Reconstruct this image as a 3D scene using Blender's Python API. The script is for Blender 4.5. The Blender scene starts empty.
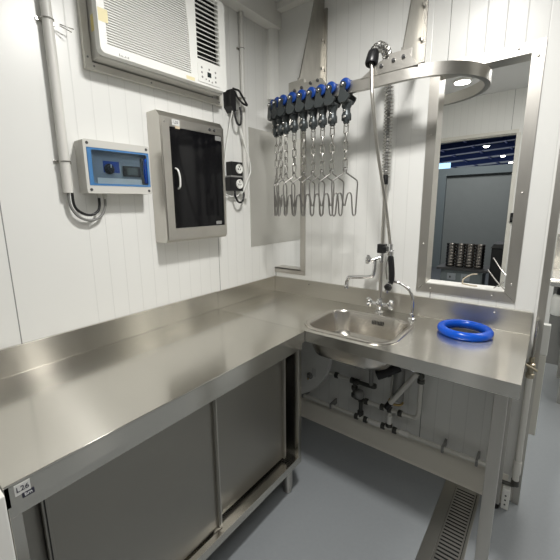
import bpy, bmesh, math, random
from math import sin, cos, pi, radians, sqrt
from mathutils import Vector, Matrix
from mathutils.geometry import delaunay_2d_cdt
random.seed(7)
SC = bpy.context.scene
COL = SC.collection

# ------------------------------------------------------------------ camera
CAM = (1.52725914, -1.97271495, 1.51552072)
YAW, PITCH, ROLL = -0.693614916, -0.190012825, -0.0185755556
FPX, CX, CY = 346.016673, 263.203559, 272.245891
fw = Vector((sin(YAW)*cos(PITCH), cos(YAW)*cos(PITCH), sin(PITCH)))
rt = fw.cross(Vector((0, 0, 1))).normalized()
up = rt.cross(fw)
rt2 = cos(ROLL)*rt + sin(ROLL)*up
up2 = -sin(ROLL)*rt + cos(ROLL)*up
cd = bpy.data.cameras.new('camera')
cam = bpy.data.objects.new('camera', cd)
COL.objects.link(cam)
m = Matrix((rt2, up2, -fw)).transposed().to_4x4()
m.translation = Vector(CAM)
cam.matrix_world = m
cd.sensor_fit = 'HORIZONTAL'
cd.sensor_width = 36
cd.lens = FPX/560*36
cd.shift_x = (280-CX)/560
cd.shift_y = (CY-280)/560
cd.clip_start = 0.02
SC.camera = cam

# ------------------------------------------------------------------ world, lights, exposure
W = bpy.data.worlds.new('world')
SC.world = W
W.use_nodes = True
W.node_tree.nodes['Background'].inputs[0].default_value = (0.6, 0.7, 0.85, 1)
W.node_tree.nodes['Background'].inputs[1].default_value = 0.05
SC.view_settings.view_transform = 'Standard'
SC.view_settings.look = 'None'
SC.view_settings.gamma = 1
SC.view_settings.use_curve_mapping = False
SC.view_settings.exposure = 0.18


def area(name, loc, sx, sy, power, color=(1, .985, .955), rot=(0, 0, 0)):
    l = bpy.data.lights.new(name, 'AREA')
    l.shape = 'RECTANGLE'
    l.size, l.size_y = sx, sy
    l.energy = power
    l.color = color
    o = bpy.data.objects.new(name, l)
    o.location = loc
    o.rotation_euler = rot
    COL.objects.link(o)
    return o


area('work_room_ceiling_light', (1.12, -1.02, 2.69), 0.18, 0.18, 26).data.spread = radians(170)
area('entrance_ceiling_light', (1.85, -2.0, 2.69), 0.9, 1.6, 13)
area('next_room_ceiling_light', (1.6, 1.6, 2.69), 0.3, 0.9, 18)
area('next_room_side_light', (2.3, 0.9, 2.69), 0.3, 0.9, 16)

# ------------------------------------------------------------------ materials
MATS = {}


def mat(name, col, rough=0.5, metal=0.0, bump=0.0, bscale=40, trans=0.0, ior=1.45, emit=None, es=0.0,
        var=0.0, vscale=6.0, stretch=None, coat=0.0, rvar=0.0, aniso=None):
    if name in MATS:
        return MATS[name]
    M = bpy.data.materials.new(name)
    M.use_nodes = True
    nt = M.node_tree
    b = nt.nodes['Principled BSDF']
    b.inputs['Base Color'].default_value = (*col, 1)
    b.inputs['Roughness'].default_value = rough
    b.inputs['Metallic'].default_value = metal
    b.inputs['Transmission Weight'].default_value = trans
    b.inputs['IOR'].default_value = ior
    b.inputs['Coat Weight'].default_value = coat
    if emit:
        b.inputs['Emission Color'].default_value = (*emit, 1)
        b.inputs['Emission Strength'].default_value = es
    tc = nt.nodes.new('ShaderNodeTexCoord')
    mp = nt.nodes.new('ShaderNodeMapping')
    nt.links.new(tc.outputs['Object'], mp.inputs['Vector'])
    if stretch:
        mp.inputs['Scale'].default_value = stretch
    nz = nt.nodes.new('ShaderNodeTexNoise')
    nz.inputs['Scale'].default_value = vscale
    nz.inputs['Detail'].default_value = 4
    nt.links.new(mp.outputs[0], nz.inputs['Vector'])
    if var:
        mx = nt.nodes.new('ShaderNodeMix')
        mx.data_type = 'RGBA'
        mx.inputs[6].default_value = (*[c*(1-var) for c in col], 1)
        mx.inputs[7].default_value = (*[min(1, c*(1+var)) for c in col], 1)
        nt.links.new(nz.outputs[0], mx.inputs[0])
        nt.links.new(mx.outputs[2], b.inputs['Base Color'])
    if rvar:
        mr = nt.nodes.new('ShaderNodeMapRange')
        mr.inputs[3].default_value = rough-rvar
        mr.inputs[4].default_value = rough+rvar
        nt.links.new(nz.outputs[0], mr.inputs[0])
        nt.links.new(mr.outputs[0], b.inputs['Roughness'])
    if bump:
        n2 = nt.nodes.new('ShaderNodeTexNoise')
        n2.inputs['Scale'].default_value = bscale
        n2.inputs['Detail'].default_value = 3
        nt.links.new(mp.outputs[0], n2.inputs['Vector'])
        bp = nt.nodes.new('ShaderNodeBump')
        bp.inputs['Strength'].default_value = bump
        bp.inputs['Distance'].default_value = 0.002
        nt.links.new(n2.outputs[0], bp.inputs['Height'])
        nt.links.new(bp.outputs[0], b.inputs['Normal'])
    if aniso:
        # brushed finish: a fairly clear reflection plus a second lobe stretched across the brush lines
        b2 = nt.nodes.new('ShaderNodeBsdfAnisotropic')
        b2.inputs['Color'].default_value = (*col, 1)
        b2.inputs['Roughness'].default_value = .21
        b2.inputs['Anisotropy'].default_value = -.76
        cv = nt.nodes.new('ShaderNodeCombineXYZ')
        for i in range(3):
            cv.inputs[i].default_value = aniso[i]
        nt.links.new(cv.outputs[0], b2.inputs['Tangent'])
        ms = nt.nodes.new('ShaderNodeMixShader')
        ms.inputs[0].default_value = .27
        nt.links.new(b.outputs[0], ms.inputs[1])
        nt.links.new(b2.outputs[0], ms.inputs[2])
        nt.links.new(ms.outputs[0], nt.nodes['Material Output'].inputs[0])
    MATS[name] = M
    return M


def panel_mat(name, axis, off, col=(.79, .79, .76)):
    """white insulated sandwich panel: faint ribs and dark joints between panels"""
    M = bpy.data.materials.new(name)
    M.use_nodes = True
    nt = M.node_tree
    b = nt.nodes['Principled BSDF']
    b.inputs['Roughness'].default_value = 0.33
    N = nt.nodes.new
    tc = N('ShaderNodeTexCoord')
    sp = N('ShaderNodeSeparateXYZ')
    nt.links.new(tc.outputs['Object'], sp.inputs[0])

    def mth(op, a, bb=None):
        n = N('ShaderNodeMath')
        n.operation = op
        for i, v in enumerate((a, bb)):
            if v is None:
                continue
            if isinstance(v, (int, float)):
                n.inputs[i].default_value = v
            else:
                nt.links.new(v, n.inputs[i])
        return n.outputs[0]

    def line(period, halfw):
        u = mth('ADD', sp.outputs[axis], off+10*period+period/2)
        f = mth('MODULO', u, period)
        d = mth('ABSOLUTE', mth('SUBTRACT', f, period/2))
        return mth('SUBTRACT', 1.0, mth('MINIMUM', mth('DIVIDE', d, halfw), 1.0))
    rib = line(0.075, 0.0030)
    seam = mth('GREATER_THAN', line(1.05, 0.003), 0.35)
    h = mth('ADD', rib, mth('MULTIPLY', seam, 2.0))
    bp = N('ShaderNodeBump')
    bp.invert = True
    bp.inputs['Strength'].default_value = 0.35
    bp.inputs['Distance'].default_value = 0.002
    nt.links.new(h, bp.inputs['Height'])
    nz = N('ShaderNodeTexNoise')
    nz.inputs['Scale'].default_value = 220
    bp2 = N('ShaderNodeBump')
    bp2.inputs['Strength'].default_value = 0.08
    bp2.inputs['Distance'].default_value = 0.001
    nt.links.new(tc.outputs['Object'], nz.inputs['Vector'])
    nt.links.new(nz.outputs[0], bp2.inputs['Height'])
    nt.links.new(bp.outputs[0], bp2.inputs['Normal'])
    nt.links.new(bp2.outputs[0], b.inputs['Normal'])
    m1 = N('ShaderNodeMix'); m1.data_type = 'RGBA'
    m1.inputs[6].default_value = (*col, 1)
    m1.inputs[7].default_value = (*[c*.88 for c in col], 1)  # shade in the rib grooves tinted into the colour, besides the bump
    nt.links.new(rib, m1.inputs[0])
    m2 = N('ShaderNodeMix'); m2.data_type = 'RGBA'
    nt.links.new(m1.outputs[2], m2.inputs[6])
    m2.inputs[7].default_value = (.25, .25, .24, 1)
    nt.links.new(seam, m2.inputs[0])
    nt.links.new(m2.outputs[2], b.inputs['Base Color'])
    return M


steel = mat('brushed_steel_along_x', (.72, .70, .65), .23, 1, var=.02, vscale=8, stretch=(1, 40, 40), aniso=(0, 1, 1))
splst = mat('satin_splash_steel', (.60, .58, .53), .36, 1, var=.05, vscale=6, stretch=(1, 30, 30))
steely = mat('brushed_steel_along_y', (.65, .628, .575), .17, 1, var=.02, vscale=8, stretch=(40, 1, 40), aniso=(1, 0, 1))
steelz = mat('brushed_steel_upright', (.58, .56, .52), .36, 1, var=.04, vscale=8, stretch=(40, 40, 1), rvar=.03)
steelm = mat('mill_finish_steel', (.56, .54, .50), .36, 1, var=.12, vscale=9, bump=.1, bscale=60, rvar=.08)
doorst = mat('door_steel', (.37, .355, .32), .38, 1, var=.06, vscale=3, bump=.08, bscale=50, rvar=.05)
bowlst = mat('satin_sink_steel', (.62, .59, .54), .24, 1, bump=.05, bscale=200)
chrome = mat('chrome', (.82, .82, .82), .08, 1)
wire = mat('wire_steel', (.55, .54, .51), .25, 1)
hookst = mat('dull_hook_wire', (.36, .35, .33), .38, 1)
white = mat('white_paint', (.80, .79, .75), .38)
covem = mat('coved_skirting', (.80, .77, .69), .5)
cream = mat('cream_trim', (.70, .685, .62), .45, bump=.05)
acw = mat('white_appliance_plastic', (.84, .84, .80), .35)
pvc = mat('white_pvc', (.70, .69, .64), .4)
boxg = mat('light_grey_plastic', (.58, .57, .53), .42)
condm = mat('conduit_grey', (.66, .65, .61), .4)
drainst = mat('drain_steel', (.40, .39, .36), .35, 1)
tinst = mat('dull_tin', (.25, .23, .21), .2, 1)
black = mat('black_plastic', (.012, .012, .013), .35)
dark = mat('dark_slot', (.015, .015, .015), .7)
greyc = mat('grey_cast_body', (.06, .068, .07), .36, .4, bump=.1)
blue = mat('blue_nylon', (.007, .045, .24), .35)
bluer = mat('blue_rubber', (.003, .085, .56), .2)
tape = mat('masking_tape', (.72, .61, .25), .7)
tapef = mat('faded_tape', (.80, .72, .45), .7)
brass = mat('brass', (.55, .40, .18), .3, 1)
nickel = mat('nickel_brass', (.50, .44, .33), .3, 1)
darkfit = mat('dark_pipe_fitting', (.10, .10, .09), .4, .6)
grey = mat('grey_plastic', (.25, .25, .24), .45)
dgrey = mat('dark_grey_plastic', (.06, .06, .06), .45)
blackglass = mat('black_door_glass', (.005, .005, .006), .08, ior=1.3)
navy = mat('navy_blue_steel', (.008, .024, .11), .5)
wgrey = mat('blue_grey_steel', (.19, .22, .22), .5)
roofg = mat('grey_roof_sheet', (.22, .25, .27), .6)
shut = mat('grey_green_wall_sheet', (.24, .255, .24), .55, var=.05)
paper = mat('label_paper', (.62, .62, .60), .5)
ink = mat('label_ink', (.03, .03, .05), .5)
whiteink = mat('white_ink', (.8, .8, .8), .5)
lampm = mat('lamp_glow', (1, 1, 1), .5, emit=(1, .97, .9), es=14)
screen = mat('dark_display', (.02, .03, .03), .2)
skyglow = mat('bright_roof_window', (.3, .6, .9), .5, emit=(.45, .72, 1.0), es=1.3)
bluerim = mat('blue_translucent_rim', (.10, .28, .58), .2, trans=.3)
blueclear = mat('clear_blue_tinted_cover', (.80, .91, 1.0), .04, trans=1.0, ior=1.2)
innerbl = mat('grey_blue_fascia', (.27, .30, .33), .4)
floorm = mat('blue_grey_vinyl_floor', (.27, .287, .30), .34, var=.05, vscale=60, bump=.06, bscale=300, rvar=.05)
ceilm = mat('pale_grey_ceiling', (.74, .74, .73), .5)
gussm = mat('dull_bracket_steel', (.40, .385, .35), .34, 1, var=.18, vscale=10, stretch=(3, 3, 1))
tubm = mat('white_curved_casing', (.82, .82, .79), .25)

# ------------------------------------------------------------------ geometry helpers


def B():
    return bmesh.new()


def box(bm, x0, x1, y0, y1, z0, z1, bev=0.0, seg=2):
    vs = [bm.verts.new((x, y, z)) for x in (x0, x1) for y in (y0, y1) for z in (z0, z1)]
    f = [(0, 1, 3, 2), (4, 6, 7, 5), (0, 4, 5, 1), (2, 3, 7, 6), (0, 2, 6, 4), (1, 5, 7, 3)]
    fs = [bm.faces.new([vs[i] for i in q]) for q in f]
    if bev:
        es = list({e for q in fs for e in q.edges})
        bmesh.ops.bevel(bm, geom=es, offset=bev, segments=seg, profile=.5, affect='EDGES')
    return vs


def frames(path):
    n = len(path)
    T = []
    for i in range(n):
        a = path[max(i-1, 0)]; c = path[min(i+1, n-1)]
        T.append((c-a).normalized())
    u = T[0].orthogonal().normalized()
    out = []
    for i in range(n):
        u = (u - T[i]*u.dot(T[i]))
        if u.length < 1e-6:
            u = T[i].orthogonal()
        u.normalize()
        out.append((u.copy(), T[i].cross(u)))
    return out


def tube(bm, pts, r, seg=10, closed=False, cap=True, flat=1.0):
    P = [Vector(p) for p in pts]
    n = len(P)
    rs = r if isinstance(r, (list, tuple)) else [r]*n
    if closed:
        T = [(P[(i+1) % n]-P[i-1]).normalized() for i in range(n)]
        nrm = None
        for i in range(1, n-1):
            nrm = (P[i]-P[0]).cross(P[i+1]-P[0])
            if nrm.length > 1e-9:
                break
        nrm.normalize()
        F = [(nrm, T[i].cross(nrm)) for i in range(n)]
    else:
        F = frames(P)
    rings = []
    for i in range(n):
        u, v = F[i]
        rings.append([bm.verts.new(P[i]+(u*cos(2*pi*k/seg)+v*sin(2*pi*k/seg)*flat)*rs[i]) for k in range(seg)])
    for i in range(n if closed else n-1):
        a, b = rings[i], rings[(i+1) % n]
        for k in range(seg):
            bm.faces.new((a[k], a[(k+1) % seg], b[(k+1) % seg], b[k])).smooth = True
    if not closed and cap:
        bm.faces.new(list(reversed(rings[0])))
        bm.faces.new(rings[-1])


def smooth_path(pts, n=6):
    """Catmull-Rom"""
    P = [Vector(p) for p in pts]
    P = [P[0]*2-P[1]]+P+[P[-1]*2-P[-2]]
    out = []
    for i in range(1, len(P)-2):
        for k in range(n):
            t = k/n
            a, b, c, d = P[i-1], P[i], P[i+1], P[i+2]
            out.append(.5*((2*b)+(c-a)*t+(2*a-5*b+4*c-d)*t*t+(3*b-a-3*c+d)*t**3))
    out.append(P[-2])
    return out


def round_path(pts, r=.02, n=5):
    """polyline with its corners rounded"""
    P = [Vector(p) for p in pts]
    out = [P[0]]
    for i in range(1, len(P)-1):
        a, b, c = P[i-1], P[i], P[i+1]
        d1 = (a-b); d2 = (c-b)
        q = min(r, d1.length*.49, d2.length*.49)
        s = b+d1.normalized()*q; e = b+d2.normalized()*q
        for k in range(n+1):
            t = k/n
            out.append((1-t)**2*s+2*t*(1-t)*b+t*t*e)
    out.append(P[-1])
    return out


def lathe(bm, prof, c, axis='z', seg=24):
    """prof: list of (radius, height) along the axis from c"""
    c = Vector(c)
    A = {'x': (Vector((1, 0, 0)), Vector((0, 1, 0)), Vector((0, 0, 1))), 'y': (Vector((0, 1, 0)), Vector((0, 0, 1)), Vector((1, 0, 0))),
         'z': (Vector((0, 0, 1)), Vector((1, 0, 0)), Vector((0, 1, 0)))}
    if isinstance(axis, str):
        w, u, v = A[axis]
    else:
        w = Vector(axis).normalized(); u = w.orthogonal().normalized(); v = w.cross(u)
    rings = []
    for r, h in prof:
        if r < 1e-6:
            rings.append([bm.verts.new(c+w*h)])
        else:
            rings.append([bm.verts.new(c+w*h+(u*cos(2*pi*k/seg)+v*sin(2*pi*k/seg))*r) for k in range(seg)])
    for a, b in zip(rings, rings[1:]):
        for k in range(seg):
            k2 = (k+1) % seg
            if len(a) == 1 and len(b) == 1:
                continue
            if len(a) == 1:
                bm.faces.new((a[0], b[k2], b[k])).smooth = True
            elif len(b) == 1:
                bm.faces.new((a[k], a[k2], b[0])).smooth = True
            else:
                bm.faces.new((a[k], a[k2], b[k2], b[k])).smooth = True
    if len(rings[0]) > 1:
        bm.faces.new(list(reversed(rings[0])))
    if len(rings[-1]) > 1:
        bm.faces.new(rings[-1])


def prism(bm, poly, axis, lo, hi, holes=()):
    """polygon extruded along an axis; poly in the other two coordinates (in x,y,z order)"""
    loops = [list(poly)]+[list(h) for h in holes]
    pts, edges, k = [], [], 0
    for lp in loops:
        n = len(lp)
        pts += [Vector(p) for p in lp]
        edges += [(k+i, k+(i+1) % n) for i in range(n)]
        k += n

    def to3(p, h):
        if axis == 'x': return (h, p[0], p[1])
        if axis == 'y': return (p[0], h, p[1])
        return (p[0], p[1], h)
    if holes:
        vs, es, fs, *_ = delaunay_2d_cdt(pts, edges, [], 3 if False else 1, 1e-7)

        def inside(q, lp):
            r = False
            n = len(lp)
            for i in range(n):
                a, b = lp[i], lp[(i+1) % n]
                if (a[1] > q[1]) != (b[1] > q[1]) and q[0] < (b[0]-a[0])*(q[1]-a[1])/(b[1]-a[1])+a[0]:
                    r = not r
            return r
        keep = []
        for f in fs:
            c = sum((Vector(vs[i]) for i in f), Vector((0, 0)))/len(f)
            if inside(c, loops[0]) and not any(inside(c, h) for h in loops[1:]):
                keep.append(f)
        bot = [bm.verts.new(to3(v, lo)) for v in vs]
        top = [bm.verts.new(to3(v, hi)) for v in vs]
        cnt = {}
        for f in keep:
            bm.faces.new([top[i] for i in f])
            bm.faces.new([bot[i] for i in reversed(f)])
            for i in range(len(f)):
                e = (f[i], f[(i+1) % len(f)])
                cnt[e] = 1
        for (a, b) in cnt:
            if (b, a) not in cnt:
                bm.faces.new((top[b], top[a], bot[a], bot[b]))
    else:
        bot = [bm.verts.new(to3(p, lo)) for p in pts]
        top = [bm.verts.new(to3(p, hi)) for p in pts]
        n = len(pts)
        bm.faces.new(top); bm.faces.new(list(reversed(bot)))
        for i in range(n):
            bm.faces.new((top[(i+1) % n], top[i], bot[i], bot[(i+1) % n]))


def rrect(cx, cy, w, h, r, n=6):
    out = []
    for (sx, sy, a0) in ((1, 1, 0), (-1, 1, 90), (-1, -1, 180), (1, -1, 270)):
        for k in range(n+1):
            a = radians(a0+90*k/n)
            out.append((cx+sx*(w/2-r)+r*cos(a), cy+sy*(h/2-r)+r*sin(a)))
    return out


def circ(cx, cy, r, n=32):
    return [(cx+r*cos(2*pi*k/n), cy+r*sin(2*pi*k/n)) for k in range(n)]


def loft(bm, rings, close_first=False, close_last=False):
    R = [[bm.verts.new(p) for p in ring] for ring in rings]
    n = len(R[0])
    for a, b in zip(R, R[1:]):
        for k in range(n):
            bm.faces.new((a[k], a[(k+1) % n], b[(k+1) % n], b[k])).smooth = True
    if close_first: bm.faces.new(list(reversed(R[0])))
    if close_last: bm.faces.new(R[-1])


def torus(bm, c, R, r, axis='z', seg=32, ms=10, sy=1.0):
    c = Vector(c)
    ax = {'x': ((0, 1, 0), (0, 0, 1)), 'y': ((1, 0, 0), (0, 0, 1)), 'z': ((1, 0, 0), (0, 1, 0))}[axis]
    u, v = Vector(ax[0]), Vector(ax[1])
    tube(bm, [c+u*R*cos(2*pi*k/seg)+v*R*sy*sin(2*pi*k/seg) for k in range(seg)], r, ms, closed=True)


LOC = {}


def finish(bm):
    bmesh.ops.recalc_face_normals(bm, faces=bm.faces[:])
    for e in bm.edges:
        if len(e.link_faces) == 2 and e.calc_face_angle(0) > radians(50):
            e.smooth = False


def obj(name, bm, m, parent=None, label=None, keep=False):
    """link ONE mesh object; geometry is given in world coordinates"""
    finish(bm)
    if parent is not None:
        off = LOC[parent.name]
    elif keep:
        off = Vector((0, 0, 0))
    else:
        xs = [v.co for v in bm.verts]
        off = Vector(((min(v.x for v in xs)+max(v.x for v in xs))/2, (min(v.y for v in xs)+max(v.y for v in xs))/2, min(v.z for v in xs)))
    bmesh.ops.translate(bm, verts=bm.verts[:], vec=-off)
    me = bpy.data.meshes.new(name)
    bm.to_mesh(me)
    bm.free()
    me.materials.append(m)
    o = bpy.data.objects.new(name, me)
    COL.objects.link(o)
    if parent is not None:
        o.parent = parent
    else:
        o.location = off
    LOC[o.name] = off
    if label:
        o['label'] = label
    return o


def tag(o, label, cat, group=None):
    o['label'] = label
    o['category'] = cat
    if group:
        o['group'] = group
    return o


def thing(name, label, cat, loc, group=None):
    o = bpy.data.objects.new(name, None)
    o.empty_display_size = .05
    o.location = loc
    COL.objects.link(o)
    LOC[o.name] = Vector(loc)
    return tag(o, label, cat, group)


def struct(name, bm, m, parent=None):
    o = obj(name, bm, m, parent, keep=parent is None)
    if parent is None:
        o['kind'] = 'structure'
    return o


def quick(name, m, parent, *boxes, bev=0.0, label=None):
    bm = B()
    for b in boxes:
        box(bm, *b, bev=bev)
    return obj(name, bm, m, parent, label)


def text(name, s, size, pos, xdir, ydir, m, parent, depth=.0004):
    cu = bpy.data.curves.new('lettering', 'FONT')
    cu.body = s
    cu.size = size
    cu.extrude = depth
    cu.align_x = 'CENTER'
    cu.align_y = 'CENTER'
    cu.resolution_u = 3
    tmp = bpy.data.objects.new('lettering', cu)
    COL.objects.link(tmp)
    dg = bpy.context.evaluated_depsgraph_get()
    me = bpy.data.meshes.new_from_object(tmp.evaluated_get(dg))
    bpy.data.objects.remove(tmp)
    X = Vector(xdir).normalized(); Y = Vector(ydir).normalized(); Z = X.cross(Y)
    M = Matrix((X, Y, Z)).transposed().to_4x4()
    M.translation = Vector(pos)-LOC[parent.name]
    me.transform(M)
    me.name = name
    me.materials.clear()
    me.materials.append(m)
    o = bpy.data.objects.new(name, me)
    COL.objects.link(o)
    o.parent = parent
    LOC[o.name] = LOC[parent.name]
    return o


# ------------------------------------------------------------------ the setting
CEIL = 2.74
WT = 0.09           # wall thickness
pl = panel_mat('white_wall_panel_left', 1, .55)
pb = panel_mat('white_wall_panel_back', 0, -1.06)
pg = mat('dull_grey_room_lining', (.32, .32, .31), .6)

bm = B(); box(bm, -.1, 3.0, -3.3, 3.15, -.06, 0); struct('floor', bm, floorm)
bm = B(); box(bm, -.1, 3.0, -3.3, 3.15, CEIL, CEIL+.08); struct('ceiling', bm, ceilm)
bm = B(); box(bm, -.1, 0, -3.3, 3.15, 0, CEIL); struct('wall_left', bm, pl)
# back wall with the corner hatch, the service hatch and the open end beside the doorway
OX, OZ0, OZ1 = .262, 1.04, 2.19
WX0, WX1, WZ0, WZ1 = .988, 1.433, 1.042, 2.174
bm = B()
prism(bm, [(0, 0), (1.52, 0), (1.52, 2.35), (2.55, 2.35), (2.55, 0), (3.0, 0), (3.0, CEIL), (0, CEIL), (0, OZ1), (OX-.012, OZ1), (OX-.012, OZ0+.012), (0, OZ0+.012)],
      'y', 0, WT, holes=[[(WX0+.012, WZ0+.012), (WX1-.012, WZ0+.012), (WX1-.012, WZ1-.012), (WX0+.012, WZ1-.012)]])
struct('wall_back', bm, pb)
bm = B(); box(bm, 2.9, 3.0, -3.3, 0, 0, CEIL); struct('wall_right', bm, pg)
bm = B(); box(bm, 0, 2.9, -3.3, -3.2, 0, CEIL); struct('wall_front', bm, pg)
bm = B(); box(bm, 2.9, 3.0, WT, 3.05, 0, CEIL); struct('wall_next_room_right', bm, pl)
bm = B()
prism(bm, [(0, 0), (.25, 0), (.25, 2.28), (1.135, 2.28), (1.135, 0), (3.0, 0), (3.0, CEIL), (0, CEIL)], 'y', 3.05, 3.14)
struct('wall_next_room_far', bm, pb)

# steel frame of the corner hatch (sill and right jamb, with lips and reveals)
bm = B()
box(bm, .001, OX, -.006, .004, OZ0, OZ0+.036, .0015)
box(bm, OX-.03, OX, -.006, .004, OZ0+.036, OZ1, .0015)
box(bm, .001, OX-.03, -.006, WT+.006, OZ0+.026, OZ0+.036, .001)
box(bm, OX-.04, OX-.030, -.006, WT+.006, OZ0+.036, OZ1, .001)
struct('trim_1', bm, steelz)
# service hatch frame
bm = B()
f = .046
def mitred(bm, x0, x1, z0, z1, f, y0, y1):
    o = [(x0, z0), (x1, z0), (x1, z1), (x0, z1)]
    i = [(x0+f, z0+f), (x1-f, z0+f), (x1-f, z1-f), (x0+f, z1-f)]
    for k in range(4):
        k2 = (k+1) % 4
        q = [Vector(o[k]), Vector(o[k2]), Vector(i[k2]), Vector(i[k])]
        c = sum(q, Vector((0, 0)))/4
        prism(bm, [tuple(c+(p-c)*.997) for p in q], 'y', y0, y1)
mitred(bm, WX0, WX1, WZ0, WZ1, f, -.007, 0)
for q in ((WX0+f-.006, WX0+f, WZ0+f, WZ1-f), (WX1-f, WX1-f+.006, WZ0+f, WZ1-f), (WX0+f, WX1-f, WZ1-f, WZ1-f+.006)):
    box(bm, q[0], q[1], 0, WT+.006, q[2], q[3])
mitred(bm, WX0, WX1, WZ0, WZ1, f, WT, WT+.006)
for (x, z) in ((WX0+.022, 1.30), (WX0+.022, 1.85), (WX1-.022, 1.13), (WX1-.022, 1.55), (WX1-.022, 2.11), (1.06, WZ0+.02), (1.34, WZ0+.02), (1.10, WZ1-.02), (1.34, WZ1-.02)):
    lathe(bm, [(.005, 0), (.005, .002), (.003, .0035), (0, .0037)], (x, -.007, z), (0, -1, 0), 12)
struct('trim_2', bm, steelz)
bm = B(); box(bm, WX0+f, WX1-f, .004, WT+.004, WZ0+f-.018, WZ0+f+.004, .002); struct('trim_3', bm, white)
# door jamb at the free end of the wall
bm = B()
box(bm, 1.519, 1.549, -.008, WT+.008, 0, 2.35, .001)
box(bm, 2.50, 2.53, -.008, WT+.008, 0, 2.35, .001)
box(bm, 1.519, 2.53, -.008, WT+.008, 2.35, 2.38, .001)
for z in (.55, 1.15, 1.75):
    lathe(bm, [(.005, 0), (.005, .002), (0, .003)], (1.534, -.008, z), (0, -1, 0), 12)
struct('trim_4', bm, steelz)
# boxed trunking under the ceiling and corner cover
bm = B(); box(bm, 0, .075, -3.2, -.0, 2.612, CEIL, .003); struct('trim_5', bm, white)
bm = B(); box(bm, .075, 1.6, -.055, 0, 2.70, CEIL, .003); struct('trim_6', bm, white)
bm = B()
prism(bm, [(0, 0), (.055, 0), (.055, -.02), (.045, -.045), (.02, -.06), (0, -.06)], 'z', 2.20, 2.62)
struct('trim_7', bm, acw)
# coved skirting
def coving(bm, p0, p1, nrm, h=.14, d=.05):
    p0, p1, n = Vector(p0), Vector(p1), Vector(nrm)
    prof = [(0, 0), (d, 0), (d*.86, .012), (d*.3, h-.015), (d*.14, h), (0, h)]
    A = [bm.verts.new(p0+n*a+Vector((0, 0, b))) for a, b in prof]
    C = [bm.verts.new(p1+n*a+Vector((0, 0, b))) for a, b in prof]
    k = len(prof)
    for i in range(k):
        bm.faces.new((A[i], A[(i+1) % k], C[(i+1) % k], C[i]))
    bm.faces.new(A); bm.faces.new(list(reversed(C)))
bm = B(); coving(bm, (0, 0, 0), (1.495, 0, 0), (0, -1, 0)); struct('baseboard_back', bm, covem)
bm = B(); coving(bm, (0, 0, 0), (0, -1.8, 0), (1, 0, 0)); struct('baseboard_left', bm, covem)
bm = B(); coving(bm, (1.135, 3.05, 0), (2.9, 3.05, 0), (0, -1, 0), .1, .03); struct('baseboard_next_room', bm, cream)
# frame of the far opening
bm = B()
box(bm, .25, 1.135, 3.03, 3.05, 2.27, 2.31, .002)
box(bm, 1.115, 1.155, 3.03, 3.05, 0, 2.27, .002)
struct('trim_8', bm, cream)
bm = B(); box(bm, .25, 1.115, 3.05, 3.10, 2.255, 2.27); struct('trim_9', bm, steel)
# low white panel at the left end of the counter
bm = B(); box(bm, 0, .66, -1.88, -1.8365, 0, .897, .003); struct('trim_10', bm, white)

# ------------------------------------------------------------------ warehouse beyond the far opening
bm = B(); box(bm, -14, 8, 3.15, 34, -.08, -.02); struct('floor_outside', bm, mat('dark_concrete', (.10, .11, .12), .6))
bm = B(); box(bm, -4, 3, 7.0, 7.08, -.02, 2.12); struct('wall_outside', bm, shut)
bm = B()
box(bm, -4, 3, 6.92, 7.0, 2.10, 2.26, .004)
box(bm, -.64, -.42, 6.90, 7.0, -.02, 2.10, .004)
struct('trim_11', bm, wgrey)
# roof sheets, rising gently to the right
def zr(x): return 3.55+(x+1)*.045
bm = B()
prism(bm, [(-14, zr(-14)), (8, zr(8)), (8, zr(8)+.06), (-14, zr(-14)+.06)], 'y', 3.3, 34)
struct('roof', bm, roofg)
bm = B(); box(bm, -14, 8, 33.9, 34.0, -.02, 4.2); struct('wall_far_outside', bm, shut)
for k, y in enumerate((10.6, 12.0, 13.6, 15.6, 18.2, 21.6, 26.0)):
    bm = B()
    h_ = .17+.006*(y-10)
    prism(bm, [(-13.9, zr(-13.9)-h_), (7.9, zr(7.9)-h_), (7.9, zr(7.9)-.01), (-13.9, zr(-13.9)-.01)], 'y', y-.08, y+.08)
    tag(obj('roof_beam', bm, navy), 'dark blue steel roof beam under the grey warehouse roof beyond the hatch', 'beam', 'blue roof beams of the warehouse')
for k, x in enumerate((-7.2, -5.6, -4.2, -3.0, -2.0, -1.0, 0.0)):
    bm = B(); box(bm, x-.03, x+.03, 8.5, 33.8, zr(x)-.07, zr(x)-.012)
    tag(obj('roof_purlin', bm, navy), 'thin dark blue purlin crossing the roof beams of the warehouse', 'beam', 'blue purlins of the warehouse')
for (x, y, z, lab) in ((-.50, 12.7, 3.40, 'leftmost of the small bright round lamps under the warehouse roof'),
                       (-.40, 16.6, 3.43, 'middle one of the small bright round lamps under the warehouse roof'),
                       (-.36, 19.6, 3.40, 'rightmost and lowest of the small bright round warehouse lamps')):
    t = thing('high_bay_lamp', lab, 'lamp', (x, y, z), 'warehouse lamps')
    bm = B(); lathe(bm, [(.03, .14), (.03, .08), (.11, .03), (.11, 0), (0, 0)], (x, y, z)); obj('lamp_shade', bm, wgrey, t)
    bm = B(); lathe(bm, [(.06, -.04), (.095, 0), (0, 0)], (x, y, z)); obj('bulb', bm, lampm, t)
    bm = B(); tube(bm, [(x, y, z+.14), (x, y, zr(x)-.005)], .012, 6); obj('cord', bm, black, t)
bm = B(); box(bm, -3.0, -2.5, 17.0, 17.06, 3.12, 3.37)
tag(obj('roof_window', bm, skyglow), 'small bright blue-white window at the left end of the warehouse', 'window')
area('warehouse_light', (0.2, 5.2, 3.3), 1.5, 1.0, 60, (.95, .97, 1))
area('warehouse_roof_fill', (-2.5, 18, .5), 10, 14, 330, (.95, .97, 1), (pi, 0, 0))  # unseen fill added low down, shining up to brighten the roof

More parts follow.
